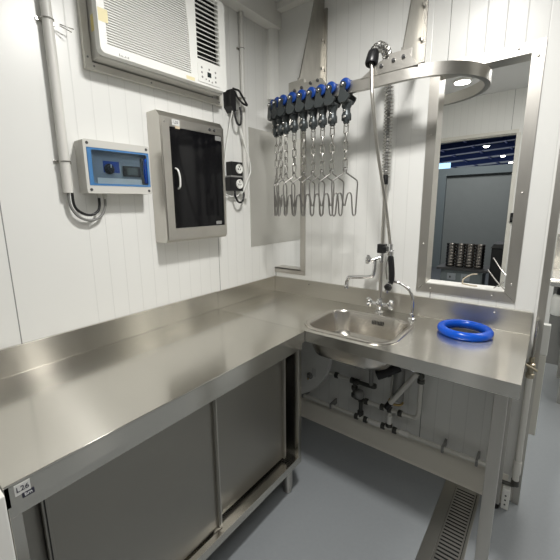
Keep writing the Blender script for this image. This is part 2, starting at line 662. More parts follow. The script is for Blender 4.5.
# steel bench behind the opening with stacks of tins
t = thing('outdoor_cabinet', 'blue-grey metal cabinet with dark top, carrying shiny tin stacks outside the far opening', 'cabinet', (.6, 3.75, -.02))
quick('body', wgrey, t, (.33, .86, 3.6, 3.95, -.02, .55), bev=.004)
quick('top', dgrey, t, (.28, .92, 3.55, 4.0, .55, .585), bev=.003)
for xx in (.42, .60):
    o = quick('socket_plate', mat('pale_plate', (.35, .38, .4), .5), t, (xx, xx+.11, 3.59, 3.6, .40, .50), bev=.002)
    quick('switch', dgrey, o, (xx+.03, xx+.05, 3.585, 3.592, .43, .46))
for k in range(4):
    x = .425+k*.122
    bm = B()
    prof = [(0, 0)]
    for j in range(8):
        z = j*.043
        prof += [(.055, z), (.0605, z+.010), (.0605, z+.032), (.055, z+.042)]
    prof += [(0, .344)]
    lathe(bm, prof, (x, 3.70, .586))
    names = ('leftmost of the four', 'second from the left of the four', 'third from the left of the four', 'rightmost of the four')
    tag(obj('tin_stack', bm, tinst), 'ribbed shiny tin stack, %s on the blue-grey cabinet outside' % names[k], 'tins', 'stacks of shiny tins')
t = thing('dark_crate', 'black crate with loose flaps standing right of the shiny tin stacks outside', 'crate', (1.0, 3.7, -.02))
bm = B()
box(bm, .94, 1.27, 3.55, 3.9, -.02, .90, .01)
obj('body', bm, black, t)
bm = B(); prism(bm, [(.93, .90), (1.28, .90), (1.25, .965), (.96, .955)], 'y', 3.53, 3.92); obj('lid', bm, dgrey, t)

# ------------------------------------------------------------------ next room (seen through the hatch and the doorway)
t = thing('hatch_latch', 'small black latch on the white frame of the far opening', 'latch', (1.165, 3.03, 1.32))
quick('plate', black, t, (1.145, 1.195, 3.015, 3.03, 1.27, 1.38), bev=.003)
bm = B(); box(bm, 1.155, 1.185, 2.99, 3.015, 1.30, 1.33, .003); obj('knob', bm, dgrey, t)

t = thing('steel_wash_table', 'stainless table with rounded front edge in the room beyond the doorway', 'table', (2.0, 1.5, 0))
quick('tabletop', steel, t, (1.575, 2.45, 1.25, 1.85, .90, .93), bev=.003)
quick('splashback', steel, t, (1.575, 2.45, 1.84, 1.86, .93, 1.24), bev=.002)
bm = B(); tube(bm, [(1.565, 1.235, .935), (2.46, 1.235, .935)], .028, 16); obj('front_edge', bm, steel, t)
for (x, y) in ((1.72, 1.30), (2.40, 1.30), (1.72, 1.80), (2.40, 1.80)):
    quick('leg', steelz, t, (x-.02, x+.02, y-.02, y+.02, 0, .90), bev=.002)
quick('back_panel', grey, t, (1.60, 2.43, 1.82, 1.84, .10, .90))
t = thing('white_jar', 'white plastic bottle trap under the steel table beyond the doorway', 'bottle trap', (1.655, 1.42, .68))
bm = B(); lathe(bm, [(.035, 0), (.046, .01), (.046, .13), (.040, .15), (.03, .16), (0, .16)], (1.632, 1.38, .66), 'z', 24); obj('body', bm, acw, t)
bm = B(); tube(bm, [(1.632, 1.38, .82), (1.632, 1.38, .899)], .022, 14); tube(bm, [(1.632, 1.38, .78), (1.632, 1.80, .76)], .018, 14); obj('outlet_pipe', bm, black, t)
t = thing('white_hanging_panel', 'white vertical panel with lit upper part painted lighter on the far side of the steel door post', 'panel', (1.54, .12, .34))
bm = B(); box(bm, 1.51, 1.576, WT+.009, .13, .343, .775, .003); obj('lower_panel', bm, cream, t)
bm = B(); box(bm, 1.508, 1.578, WT+.009, .135, .777, .93, .003); obj('lit_upper_part', bm, acw, t)  # same slab: the light on its upper part is painted as a whiter material

# ------------------------------------------------------------------ left worktop unit: sliding-door cabinet
D, DF = .638, .587
CL = -1.835
t = thing('sliding_door_cabinet', 'long stainless steel counter cabinet with two sliding doors along the left wall', 'cabinet', (.32, -1.2, 0))
bm = B()
box(bm, .012, D, CL, -DF-.002, .892, .901, .002)          # top sheet
box(bm, D-.012, D, CL, -DF-.002, .842, .896, .0015)       # front lip
box(bm, .012, D, CL, CL+.01, .842, .896)
obj('worktop', bm, steely, t)
bm = B()
box(bm, .002, .016, CL, -DF-.002, .901, 1.012, .0015)
obj('splashback', bm, steely, t)
bm = B()
box(bm, .03, .60, CL+.012, -.60, .16, .185)               # bottom
box(bm, .60, .625, CL+.005, -.595, .16, .20, .001)        # bottom front rail
box(bm, .60, .626, CL+.005, -.595, .806, .89, .001)       # top rail
box(bm, .60, .625, CL+.005, CL+.030, .20, .806, .001)
box(bm, .60, .625, -.622, -.597, .20, .806, .001)
box(bm, .03, .60, CL+.006, CL+.016, .16, .89)
box(bm, .03, .60, -.607, -.597, .16, .89)
box(bm, .03, .04, CL+.012, -.60, .16, .89)
box(bm, .555, .60, CL+.02, -.61, .795, .80)
obj('carcass', bm, steely, t)
bm = B()
box(bm, .575, .590, CL+.075, -1.155, .205, .800, .001)
box(bm, .572, .602, -1.172, -1.155, .205, .800, .001)
box(bm, .572, .602, CL+.075, CL+.090, .205, .800, .001)
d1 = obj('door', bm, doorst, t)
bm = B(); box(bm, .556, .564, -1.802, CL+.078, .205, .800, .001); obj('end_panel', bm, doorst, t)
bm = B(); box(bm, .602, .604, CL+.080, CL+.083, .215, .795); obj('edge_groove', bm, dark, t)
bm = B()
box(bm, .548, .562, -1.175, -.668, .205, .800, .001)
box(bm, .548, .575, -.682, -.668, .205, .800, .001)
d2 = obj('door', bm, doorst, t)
bm = B(); box(bm, .602, .606, -1.166, -1.160, .22, .79); obj('finger_pull', bm, steelz, d1)
bm = B(); box(bm, .575, .579, -.678, -.672, .22, .79); obj('finger_pull', bm, steelz, d2)
for (x, y) in ((.58, -.66), (.58, -1.76), (.08, -.66), (.08, -1.76)):
    bm = B()
    lathe(bm, [(.019, 0), (.022, .006), (.022, .03), (.025, .034), (.025, .155), (.03, .158), (.03, .162), (0, .162)], (x, y, 0), 'z', 20)
    obj('leg', bm, steelz, t)
o = quick('sticker', paper, t, (D, D+.0008, -1.815, -1.783, .864, .892), label='pale paper sticker reading L26')
text('lettering', 'L26', .018, (D+.0012, -1.799, .878), (0, 1, 0), (0, 0, 1), ink, o)
o = quick('sticker', ink, t, (D+.0008, D+.0016, -1.802, -1.777, .852, .865), label='small dark sticker reading bm')
text('lettering', 'bm', .013, (D+.0021, -1.7895, .8595), (0, 1, 0), (0, 0, 1), whiteink, o)

# ------------------------------------------------------------------ sink table along the back wall
TW = 1.506
SX, SY, SW, SH, SR = .805, -.338, .490, .425, .115
HX, HY, HR = 1.262, -.165, .080
t = thing('sink_table', 'stainless steel sink table with splashback along the back wall', 'table', (.9, -.3, 0))
bm = B()
prism(bm, [(.001, -DF), (TW, -DF), (TW, -.001), (.001, -.001)], 'z', .893, .900,
      holes=[rrect(SX, SY, SW-.03, SH-.03, SR-.015), circ(HX, HY, HR)])
box(bm, D+.002, TW, -DF, -DF+.012, .845, .894, .001)
box(bm, TW-.012, TW, -DF+.012, -.001, .845, .894, .001)
obj('tabletop', bm, steel, t)
bm = B()
box(bm, .001, TW, -.014, -.001, .900, 1.010, .0015)
obj('splashback', bm, splst, t)
bm = B(); box(bm, .001, .014, -DF, -.0145, .900, 1.010, .0015); obj('splashback', bm, steely, t)
for (x, y) in ((.30, -.0142), (1.36, -.0142)):
    bm = B(); lathe(bm, [(.005, 0), (.004, .002), (0, .003)], (x, y, .985), (0, -1, 0), 10); obj('screw', bm, wire, t)
for (x, y) in ((1.453, -.545), (1.452, -.085), (.05, -.545), (.05, -.085)):
    n = quick('leg', steelz, t, (x-.021, x+.021, y-.021, y+.021, .03, .893), bev=.002)
    bm = B(); lathe(bm, [(.022, 0), (.022, .008), (.014, .012), (.014, .032), (0, .032)], (x, y, 0), 'z', 16); obj('foot', bm, black, n)
quick('side_rail', steelz, t, (1.444, 1.461, -.524, -.106, .80, .845), bev=.001)
# disposal hole collar
bm = B()
loft(bm, [[(x, y, z) for x, y in circ(HX, HY, r)] for r, z in ((HR-.001, .899), (HR-.001, .85), (HR-.004, .85), (HR-.004, .899), (HR-.001, .899))])
obj('chute_collar', bm, steelz, t)
bm = B(); lathe(bm, [(HR-.0045, 0), (HR-.0045, .003), (0, .003)], (HX, HY, .852), 'z', 32); obj('hole_light_stop', bm, dgrey, t, 'dark disc added in the round hole to stop light')  # added disc closing the hole so lamp light does not fall through

# sink bowl (welded into the table)
def ring(w, h, r, z, n=14, dx=0, dy=0):
    return [(x+dx, y+dy, z) for x, y in rrect(SX, SY, w, h, r, n)]
s = thing('sink_bowl', 'rounded rectangular stainless steel sink bowl set in the table', 'sink', (SX, SY, .75))
bm = B()
loft(bm, [ring(SW, SH, SR, .9005), ring(SW-.004, SH-.004, SR-.002, .9045), ring(SW-.02, SH-.02, SR-.01, .906), ring(SW-.045, SH-.045, SR-.02, .905),
          ring(SW-.056, SH-.056, SR-.024, .901), ring(SW-.064, SH-.064, SR-.026, .89), ring(SW-.085, SH-.085, SR-.03, .79),
          ring(SW-.11, SH-.11, SR-.03, .755), ring(SW-.17, SH-.17, SR-.045, .742), ring(.08, .08, .039, .738)], close_last=True)
loft(bm, [ring(SW-.048, SH-.048, SR-.02, .892), ring(SW-.054, SH-.054, SR-.02, .88), ring(SW-.073, SH-.073, SR-.026, .785),
          ring(SW-.10, SH-.10, SR-.03, .747), ring(SW-.165, SH-.165, SR-.045, .735), ring(.08, .08, .039, .731)], close_last=True)
obj('bowl', bm, bowlst, s)
bm = B()
lathe(bm, [(.036, 0), (.036, .003), (.028, .004), (.026, .001), (0, .001)], (SX, SY, .738), 'z', 24)
obj('strainer', bm, chrome, s)
for k in range(2):
    for j in range(3):
        x = .812+k*.035+j*.009
        bm = B(); box(bm, x, x+.005, -.1755, -.170, .855, .877, .001)
        bmesh.ops.translate(bm, verts=bm.verts[:], vec=(0, .001, 0))
        obj('overflow_slot', bm, dark, s)

# blue rubber ring over the hole
bm = B(); torus(bm, (HX, HY, .919), .098, .0195, 'z', 56, 18)
tag(obj('rubber_ring', bm, bluer), 'thick bright blue rubber ring lying on the sink table', 'ring')

# ------------------------------------------------------------------ taps
t = thing('pre_rinse_tap', 'tall chrome pre-rinse spray tap with spring hose behind the sink', 'tap', (.815, -.075, .90))
FX, FY = .815, -.075
bm = B()
lathe(bm, [(.026, 0), (.026, .006), (.018, .012), (.018, .03), (.022, .036), (.022, .062), (.014, .07), (.014, .085), (0, .085)], (FX, FY, .90), 'z', 20)
tube(bm, [(FX-.045, FY, .948), (FX+.045, FY, .948)], .013, 14)
obj('mixer_body', bm, chrome, t)
for sx in (-1, 1):
    bm = B()
    c = Vector((FX+sx*.042, FY, .950))
    lathe(bm, [(.012, 0), (.014, .006), (.020, .010), (.022, .020), (.016, .026), (0, .028)], c, (sx, 0, .25), 16)
    for k in range(4):
        a = k*pi/2+.5
        d = Vector((sx*.012, cos(a)*.024, sin(a)*.028))
        tube(bm, [c+Vector((sx*.014, 0, .003)), c+Vector((sx*.014, 0, .003))+d], [.012, .010], 10)
    obj('knob', bm, chrome, t)
bm = B(); tube(bm, [(FX, FY, .98), (FX, FY, 1.64)], .0095, 14); obj('riser', bm, steelz, t)
bm = B(); lathe(bm, [(.013, 0), (.014, .01), (.014, .04), (.011, .05), (0, .05)], (FX, FY, 1.615), 'z', 16); obj('connector', bm, black, t)
# spring and inner hose
hp = smooth_path([(FX, FY, 1.655), (FX, FY, 1.85), (FX, FY-.003, 2.03), (FX+.001, FY-.020, 2.12), (FX+.006, FY-.065, 2.182), (FX+.020, FY-.120, 2.222),
                  (FX+.010, FY-.175, 2.232), (FX-.004, FY-.212, 2.200)], 10)
bm = B(); tube(bm, hp, .0085, 10); hose = obj('inner_hose', bm, grey, t)
cum = [0]
for a, b in zip(hp, hp[1:]):
    cum.append(cum[-1]+(b-a).length)
F = frames(hp)
L = cum[-1]
turns = int(L/.0175)
N = turns*12
pts = []
j = 0
for i in range(N+1):
    s_ = L*i/N
    while j < len(cum)-2 and cum[j+1] < s_:
        j += 1
    q = (s_-cum[j])/(cum[j+1]-cum[j])
    c = hp[j].lerp(hp[j+1], q)
    u = F[j][0].lerp(F[j+1][0], q).normalized(); v = F[j][1].lerp(F[j+1][1], q).normalized()
    a = 2*pi*turns*i/N
    pts.append(c+(u*cos(a)+v*sin(a))*.0205)
bm = B(); tube(bm, pts, .0027, 6); obj('spring', bm, wire, t)
e = hp[-1]; dn = Vector((.0, -.38, -1)).normalized()
bm = B(); lathe(bm, [(.019, -.005), (.024, .0), (.027, .02), (.029, .055), (.026, .062), (.020, .056), (0, .05)], e, dn, 20); obj('hose_collar', bm, black, t)
st = e+dn*.05
hh = smooth_path([st, (0.825, -0.325, 2.053), (0.833, -0.330, 1.983), (0.846, -0.280, 1.768), (0.864, -0.200, 1.533), (0.870, -0.125, 1.334), (.876, -.118, 1.262)], 8)
bm = B(); tube(bm, hh, .0078, 12); obj('hose', bm, steelm, t, 'ribbed steel hose')
# clamp, side valve, spout
bm = B()
box(bm, FX-.022, FX+.022, FY-.022, FY+.018, 1.245, 1.295, .003)
box(bm, FX+.018, FX+.042, FY-.055, FY-.010, 1.255, 1.285, .003)
obj('clamp', bm, black, t)
bm = B()
tube(bm, smooth_path([(.835, -.095, 1.272), (.845, -.115, 1.262), (.875, -.137, 1.262), (.896, -.125, 1.272)], 5), .0045, 8)
lathe(bm, [(.016, -.012), (.018, 0), (.018, .01), (.012, .014), (.012, .05), (0, .05)], (.876, -.118, 1.252), (0, 0, 1), 14)
obj('gun_holder', bm, chrome, t)
bm = B()
tube(bm, smooth_path([(.876, -.118, 1.255), (.882, -.118, 1.21), (.888, -.116, 1.15), (.887, -.112, 1.10), (.882, -.116, 1.085)], 5), [.012]*3+[.0155]*12+[.013]*6, 14)
lathe(bm, [(.012, 0), (.020, .008), (.021, .022), (.012, .028), (0, .028)], (.882, -.124, 1.076), (-.1, -.5, -.3), 14)
obj('spray_gun', bm, black, t)
bm = B(); tube(bm, smooth_path([(.868, -.125, 1.235), (.862, -.135, 1.18), (.868, -.130, 1.11)], 5), .003, 8); obj('trigger', bm, wire, t)
bm = B()
lathe(bm, [(.014, -.03), (.014, .03), (0, .03)], (FX, FY, 1.222), 'z', 14)
tube(bm, round_path([(FX, FY, 1.222), (.775, -.10, 1.205), (.765, -.105, 1.205)], .01), .010, 12)
obj('side_valve', bm, chrome, t)
bm = B()
lathe(bm, [(.012, 0), (.017, .004), (.021, .012), (.021, .02), (.014, .027), (0, .028)], (.762, -.105, 1.206), (-.8, -.5, .1), 16)
for k in range(5):
    a = k*2*pi/5
    w = Vector((-.8, -.5, .1)).normalized(); u = w.orthogonal().normalized(); v = w.cross(u)
    c = Vector((.762, -.105, 1.206))+w*.014
    tube(bm, [c, c+(u*cos(a)+v*sin(a))*.024], [.011, .010], 8)
obj('valve_knob', bm, chrome, t)
bm = B()
tube(bm, round_path([(.785, -.095, 1.20), (.784, -.098, 1.155), (.778, -.10, 1.108), (.66, -.105, 1.095), (.632, -.106, 1.090), (.624, -.107, 1.07), (.622, -.107, 1.035)], .022, 6), .0115, 14)
lathe(bm, [(.013, 0), (.014, .02), (.011, .024), (0, .024)], (.622, -.107, 1.022), 'z', 14)
obj('spout', bm, chrome, t)

t = thing('gooseneck_tap', 'small curved chrome gooseneck tap right of the sink', 'tap', (1.0, -.09, .90))
bm = B(); lathe(bm, [(.022, 0), (.022, .005), (.012, .010), (.012, .03), (.009, .034), (0, .034)], (.998, -.09, .90), 'z', 20); obj('base', bm, chrome, t)
bm = B(); tube(bm, smooth_path([(.998, -.09, .93), (1.0, -.09, .985), (.994, -.0905, 1.025), (.972, -.091, 1.062), (.932, -.094, 1.088), (.893, -.097, 1.095), (.866, -.10, 1.078), (.859, -.102, 1.045)], 10), .0085, 12)
obj('spout', bm, chrome, t)
bm = B(); lathe(bm, [(.009, 0), (.010, .012), (.0085, .024), (0, .024)], (.859, -.102, 1.028), 'z', 14); obj('nozzle', bm, chrome, t)

# ------------------------------------------------------------------ plumbing under the table
t = thing('water_pipework', 'white and dark jointed water pipes on the wall below the sink', 'pipes', (.8, -.07, .15))
Y = -.075
bm = B()
tube(bm, [(.02, Y, .188), (1.41, Y, .200)], .0125, 12)
tube(bm, [(.02, Y, .425), (.665, Y, .425)], .0125, 12)
tube(bm, round_path([(.76, Y, .315), (.90, Y, .315), (1.065, Y, .315), (1.065, Y, .57)], .05, 8), .0125, 12)
tube(bm, [(.905, Y, .20), (.905, Y, .31)], .012, 12)
obj('white_pipe', bm, pvc, t)
bm = B()
tube(bm, [(.665, Y, .425), (.80, Y, .425)], .013, 12)
obj('dark_pipe', bm, darkfit, t)
bm = B()
tube(bm, round_path([(.68, Y, .425), (.68, Y, .315), (.76, Y, .315)], .012), .012, 12)
obj('dark_pipe', bm, darkfit, t)
bm = B()
tube(bm, [(.725, Y, .315), (.725, Y, .19)], .012, 12)
obj('dark_pipe', bm, darkfit, t)
for (x, z, ax) in ((.555, .425, 'x'), (.665, .425, 'x'), (.695, .425, 'x'), (.80, .432, 'z'), (.68, .38, 'z'), (.68, .33, 'z'), (.725, .315, 'x'), (.76, .315, 'x'), (.86, .315, 'x'), (.905, .315, 'x'), (.965, .315, 'x'),
                   (1.065, .55, 'z'), (.725, .225, 'z'), (.70, .189, 'x'), (.76, .19, 'x'), (.905, .215, 'z'), (.87, .1935, 'x'), (.94, .194, 'x')):
    bm = B()
    lathe(bm, [(.017, -.012), (.0195, -.010), (.0195, .010), (.017, .012), (0, .012)], (x, Y, z), ax, 14)
    obj('joint', bm, darkfit, t)
for (x0, x1, z) in ((.785, .83, .192), (.83, .865, .193), (.97, 1.02, .198)):
    bm = B(); tube(bm, [(x0, Y, z), (x1, Y, z)], .0175, 14); obj('coupling', bm, white, t)
bm = B(); tube(bm, [(.905, Y, .225), (.905, Y, .28)], .0165, 14); obj('coupling', bm, white, t)
bm = B(); lathe(bm, [(.0, -.004), (.016, 0), (.026, .012), (.030, .03), (.026, .05), (.014, .06), (0, .062)], (.722, Y-.01, .33), (0, -.3, 1), 18); obj('pressure_cap', bm, mat('dull_zinc', (.28, .28, .27), .5), t)
for xx in (.30, .52, 1.20, 1.36):
    bm = B(); box(bm, xx-.006, xx+.006, Y-.016, -.001, .178, .215, .002); obj('pipe_clip', bm, grey, t)
t = thing('angle_valve', 'brass and chrome angle valve feeding two hoses below the gooseneck tap', 'valve', (1.06, -.08, .56))
bm = B()
tube(bm, [(1.065, -.08, .565), (1.065, -.08, .66)], .012, 12)
tube(bm, [(1.02, -.08, .62), (1.12, -.08, .632)], .011, 12)
lathe(bm, [(.018, 0), (.018, .02), (0, .02)], (1.065, -.08, .575), 'z', 6)
obj('body', bm, darkfit, t)
bm = B(); box(bm, 1.10, 1.15, -.10, -.085, .627, .642, .003); obj('lever', bm, dgrey, t)
bm = B(); lathe(bm, [(.016, 0), (.018, .01), (.012, .02), (0, .02)], (1.03, -.09, .62), (0, -1, 0), 14); obj('knob', bm, chrome, t)
t = thing('inspection_hose', 'white hose slanting from the angle valve down to a black end below the table', 'hose', (.95, -.12, .35))
bm = B(); tube(bm, [(1.05, -.105, .605), (.925, -.145, .395)], .0145, 12); obj('tube', bm, pvc, t)
bm = B(); tube(bm, [(.928, -.144, .40), (.908, -.150, .365)], .017, 14); obj('end_cap', bm, black, t)
t = thing('waste_trap', 'dark grey sink waste pipe with black elbow trap below the table', 'drain pipe', (.95, -.14, .4))
bm = B(); tube(bm, [(.955, -.10, .41), (.955, -.10, .845)], .031, 20)
lathe(bm, [(.035, -.015), (.035, .015), (0, .015)], (.955, -.10, .66), 'z', 20)
obj('standpipe', bm, grey, t)
bm = B(); tube(bm, smooth_path([(.96, -.13, .625), (.925, -.16, .605), (.885, -.19, .585), (.865, -.20, .575)], 5), .027, 18)
lathe(bm, [(.031, -.01), (.031, .012), (0, .012)], (.915, -.168, .60), (-.8, -.5, -.35), 18)
obj('elbow', bm, black, t)
bm = B(); torus(bm, (.94, -.085, .385), .036, .007, 'z', 24, 8); obj('brass_ring', bm, brass, t)
bm = B(); tube(bm, [(.905, -.07, .32), (.912, -.075, .60)], .008, 10); obj('flexible_hose', bm, pvc, t)
bm = B(); tube(bm, round_path([(.805, -.338, .728), (.805, -.338, .66), (.805, -.20, .64), (.93, -.12, .62)], .03), .017, 14)
tube(bm, round_path([(.79, -.14, .735), (.79, -.10, .60), (.79, -.085, .44)], .04), .013, 12)
obj('sink_outlet', bm, grey, t)

t = thing('curved_casing', 'white casing with curved right edge and small knob under the table corner', 'casing', (.28, -.11, .215))
poly = [(.02, .86), (.02, .235)]
for k in range(21):
    a = radians(-78+78*k/20)
    poly.append((.155+.378*cos(a), .575+.378*sin(a)))
poly += [(.533, .72), (.515, .80), (.47, .86)]
bm = B()
prism(bm, poly, 'y', -.134, -.092)
obj('body', bm, tubm, t)
bm = B(); box(bm, .405, .435, -.1365, -.134, .40, .455, .001); obj('badge', bm, paper, t)
bm = B(); lathe(bm, [(.022, 0), (.022, .006), (.014, .008), (.012, .022), (0, .022)], (.390, -.134, .395), (0, -1, 0), 20); kn = obj('knob', bm, grey, t)
bm = B(); lathe(bm, [(.006, 0), (.006, .003), (0, .003)], (.388, -.156, .380), (0, -1, 0), 10); obj('cap', bm, brass, kn)
for z in (.30, .62):
    bm = B(); box(bm, .10, .14, -.092, -.001, z, z+.03, .002); obj('bracket', bm, grey, t)

# vertical supply pipe at the wall end
t = thing('supply_pipe', 'white vertical water pipe with brass valve at the right end of the sink table', 'pipe', (1.53, -.055, .1))
PX, PY = 1.524, -.052
bm = B(); tube(bm, [(PX, PY, .16), (PX, PY, .72)], .0135, 14)
tube(bm, [(PX, PY, .20), (PX, PY, .27)], .0165, 14)
obj('pipe', bm, pvc, t)
bm = B()
lathe(bm, [(.014, 0), (.017, .004), (.017, .02), (.012, .024), (.012, .05), (.017, .054), (.017, .07), (.010, .074), (.010, .10), (0, .10)], (PX, PY, .71), 'z', 14)
tube(bm, [(PX, PY, .765), (PX, PY-.04, .775)], .008, 10)
tube(bm, [(PX-.02, PY-.04, .785), (PX+.025, PY-.04, .765)], .006, 8)
obj('valve', bm, nickel, t, 'dull brass and chrome valve')
bm = B(); tube(bm, smooth_path([(PX, PY, .80), (PX+.003, PY+.01, .88), (PX+.004, PY+.028, .98)], 5), .005, 8); obj('thin_hose', bm, wire, t)
bm = B(); tube(bm, round_path([(PX, PY, .17), (PX, PY, .13), (1.44, PY, .125)], .015), .010, 10)
lathe(bm, [(.017, -.014), (.017, .014), (0, .014)], (PX, PY, .15), 'z', 12)
obj('braided_connector', bm, darkfit, t)
t = thing('pipe_box', 'short white perforated box at the floor under the right table leg', 'cover', (1.47, -.03, 0))
quick('casing', acw, t, (1.479, 1.511, -.085, -.052, .002, .115), bev=.003)
for z in (.03, .055, .08):
    bm = B(); lathe(bm, [(.004, 0), (.004, .002), (0, .002)], (1.495, -.085, z), (0, -1, 0), 10); obj('hole', bm, dgrey, t)

# ------------------------------------------------------------------ floor drain
t = thing('floor_drain', 'stainless slotted floor drain channel in the grey floor', 'drain', (1.3, -.8, 0))
gx0, gx1, gy0, gy1 = 1.227, 1.39, -2.2, -.056
bm = B()
box(bm, gx0, gx0+.052, gy0, gy1, 0, .004, .001)
box(bm, gx1-.012, gx1, gy0, gy1, 0, .004, .001)
box(bm, gx0+.052, gx1-.012, gy1-.012, gy1, 0, .004, .001)
obj('frame', bm, drainst, t)
bm = B(); box(bm, gx0+.052, gx1-.012, gy0, gy1-.012, .0002, .0012); obj('channel', bm, dark, t)
for seg in range(4):
    a = gy1-.016-seg*.53; b = a-.52
    bm = B()
    box(bm, gx0+.054, gx0+.060, b, a, .001, .007)
    box(bm, gx1-.021, gx1-.015, b, a, .001, .007)
    y = a
    while y > b+.01:
        box(bm, gx0+.060, gx1-.021, y-.010, y, .0025, .007, .001, 1)
        y -= .0215
    obj('grating', bm, drainst, t)

# ------------------------------------------------------------------ overhead hook rail
RZ0, RZ1, RR = 2.048, 2.100, .283
XA, XB = .35, .95
t = thing('overhead_rail', 'stainless oval overhead rail looping through both wall hatches', 'rail', (.65, 0, 2.05))
path = []
for k in range(25):
    a = -pi/2+pi*k/24
    path.append((XB+RR*cos(a), RR*sin(a)))
for k in range(25):
    a = pi/2+pi*k/24
    path.append((XA+RR*cos(a), RR*sin(a)))
bm = B()
h = .012
rings = []
n = len(path)
for i, (x, y) in enumerate(path):
    x1, y1 = path[(i+1) % n]; x0, y0 = path[i-1]
    d = Vector((x1-x0, y1-y0, 0)).normalized()
    if i in (0, 24, 25, 49):
        a = [-pi/2, pi/2, pi/2, 3*pi/2][(0, 24, 25, 49).index(i)]
        nr = Vector((cos(a), sin(a), 0))
    else:
        nr = Vector((d.y, -d.x, 0))
    p = Vector((x, y, 0))
    rings.append([bm.verts.new(p+nr*s_+Vector((0, 0, z))) for s_, z in ((-h, RZ0), (h, RZ0), (h, RZ1), (-h, RZ1))])
for i in range(n):
    a, b = rings[i], rings[(i+1) % n]
    for k in range(4):
        bm.faces.new((a[k], a[(k+1) % 4], b[(k+1) % 4], b[k])).smooth = True
obj('track', bm, steelm, t)
for gx, nm in ((.385, 'a'), (.935, 'b')):
    bm = B()
    prism(bm, [(-.008, 2.19), (-.272, 2.165), (-.262, 2.19), (-.085, CEIL-.03 if gx < .5 else CEIL-.052), (-.008, CEIL-.052)], 'x', gx-.003, gx+.003)
    prism(bm, [(-.012, 2.20), (-.012, 2.62), (-.001, 2.62), (-.001, 2.20)], 'x', gx+.003, gx+.022)
    box(bm, gx-.003, gx+.004, -.275, -.235, 2.155, 2.19)
    br = obj('gusset_bracket', bm, gussm, t)
    for (y, z) in ((-.03, 2.45), (-.03, 2.30)):
        bb = B(); lathe(bb, [(.008, 0), (.008, .006), (0, .006)], (gx+.003, y, z), (1, 0, 0), 6); obj('bolt', bb, wire, br)
    bm = B()
    c = .455 if gx < .5 else .885
    prism(bm, [(c-.13, RZ1-.004), (c+.13, RZ1-.004), (c+.09, 2.150), (c-.035, 2.150)], 'y', -RR-.015, -RR-.010)
    box(bm, c-.12, c+.13, -RR-.012, -RR+.03, RZ1, RZ1+.004)
    box(bm, gx-.05, gx+.05, -RR-.009, -RR+.012, 2.125, 2.172, .001)
    pt = obj('mounting_plate', bm, steelm, t)
    for (dx, z) in ((-.075, 2.122), (-.03, 2.128), (.025, 2.138), (.068, 2.142)):
        bb = B(); lathe(bb, [(.0085, 0), (.0085, .006), (.004, .006), (.004, .010), (0, .010)], (c+dx, -RR-.015, z), (0, -1, 0), 6); obj('bolt', bb, dgrey, pt)

# trolley with chain and hook: built once at the origin, wheel centre on the rail
RC = (RZ0+RZ1)/2


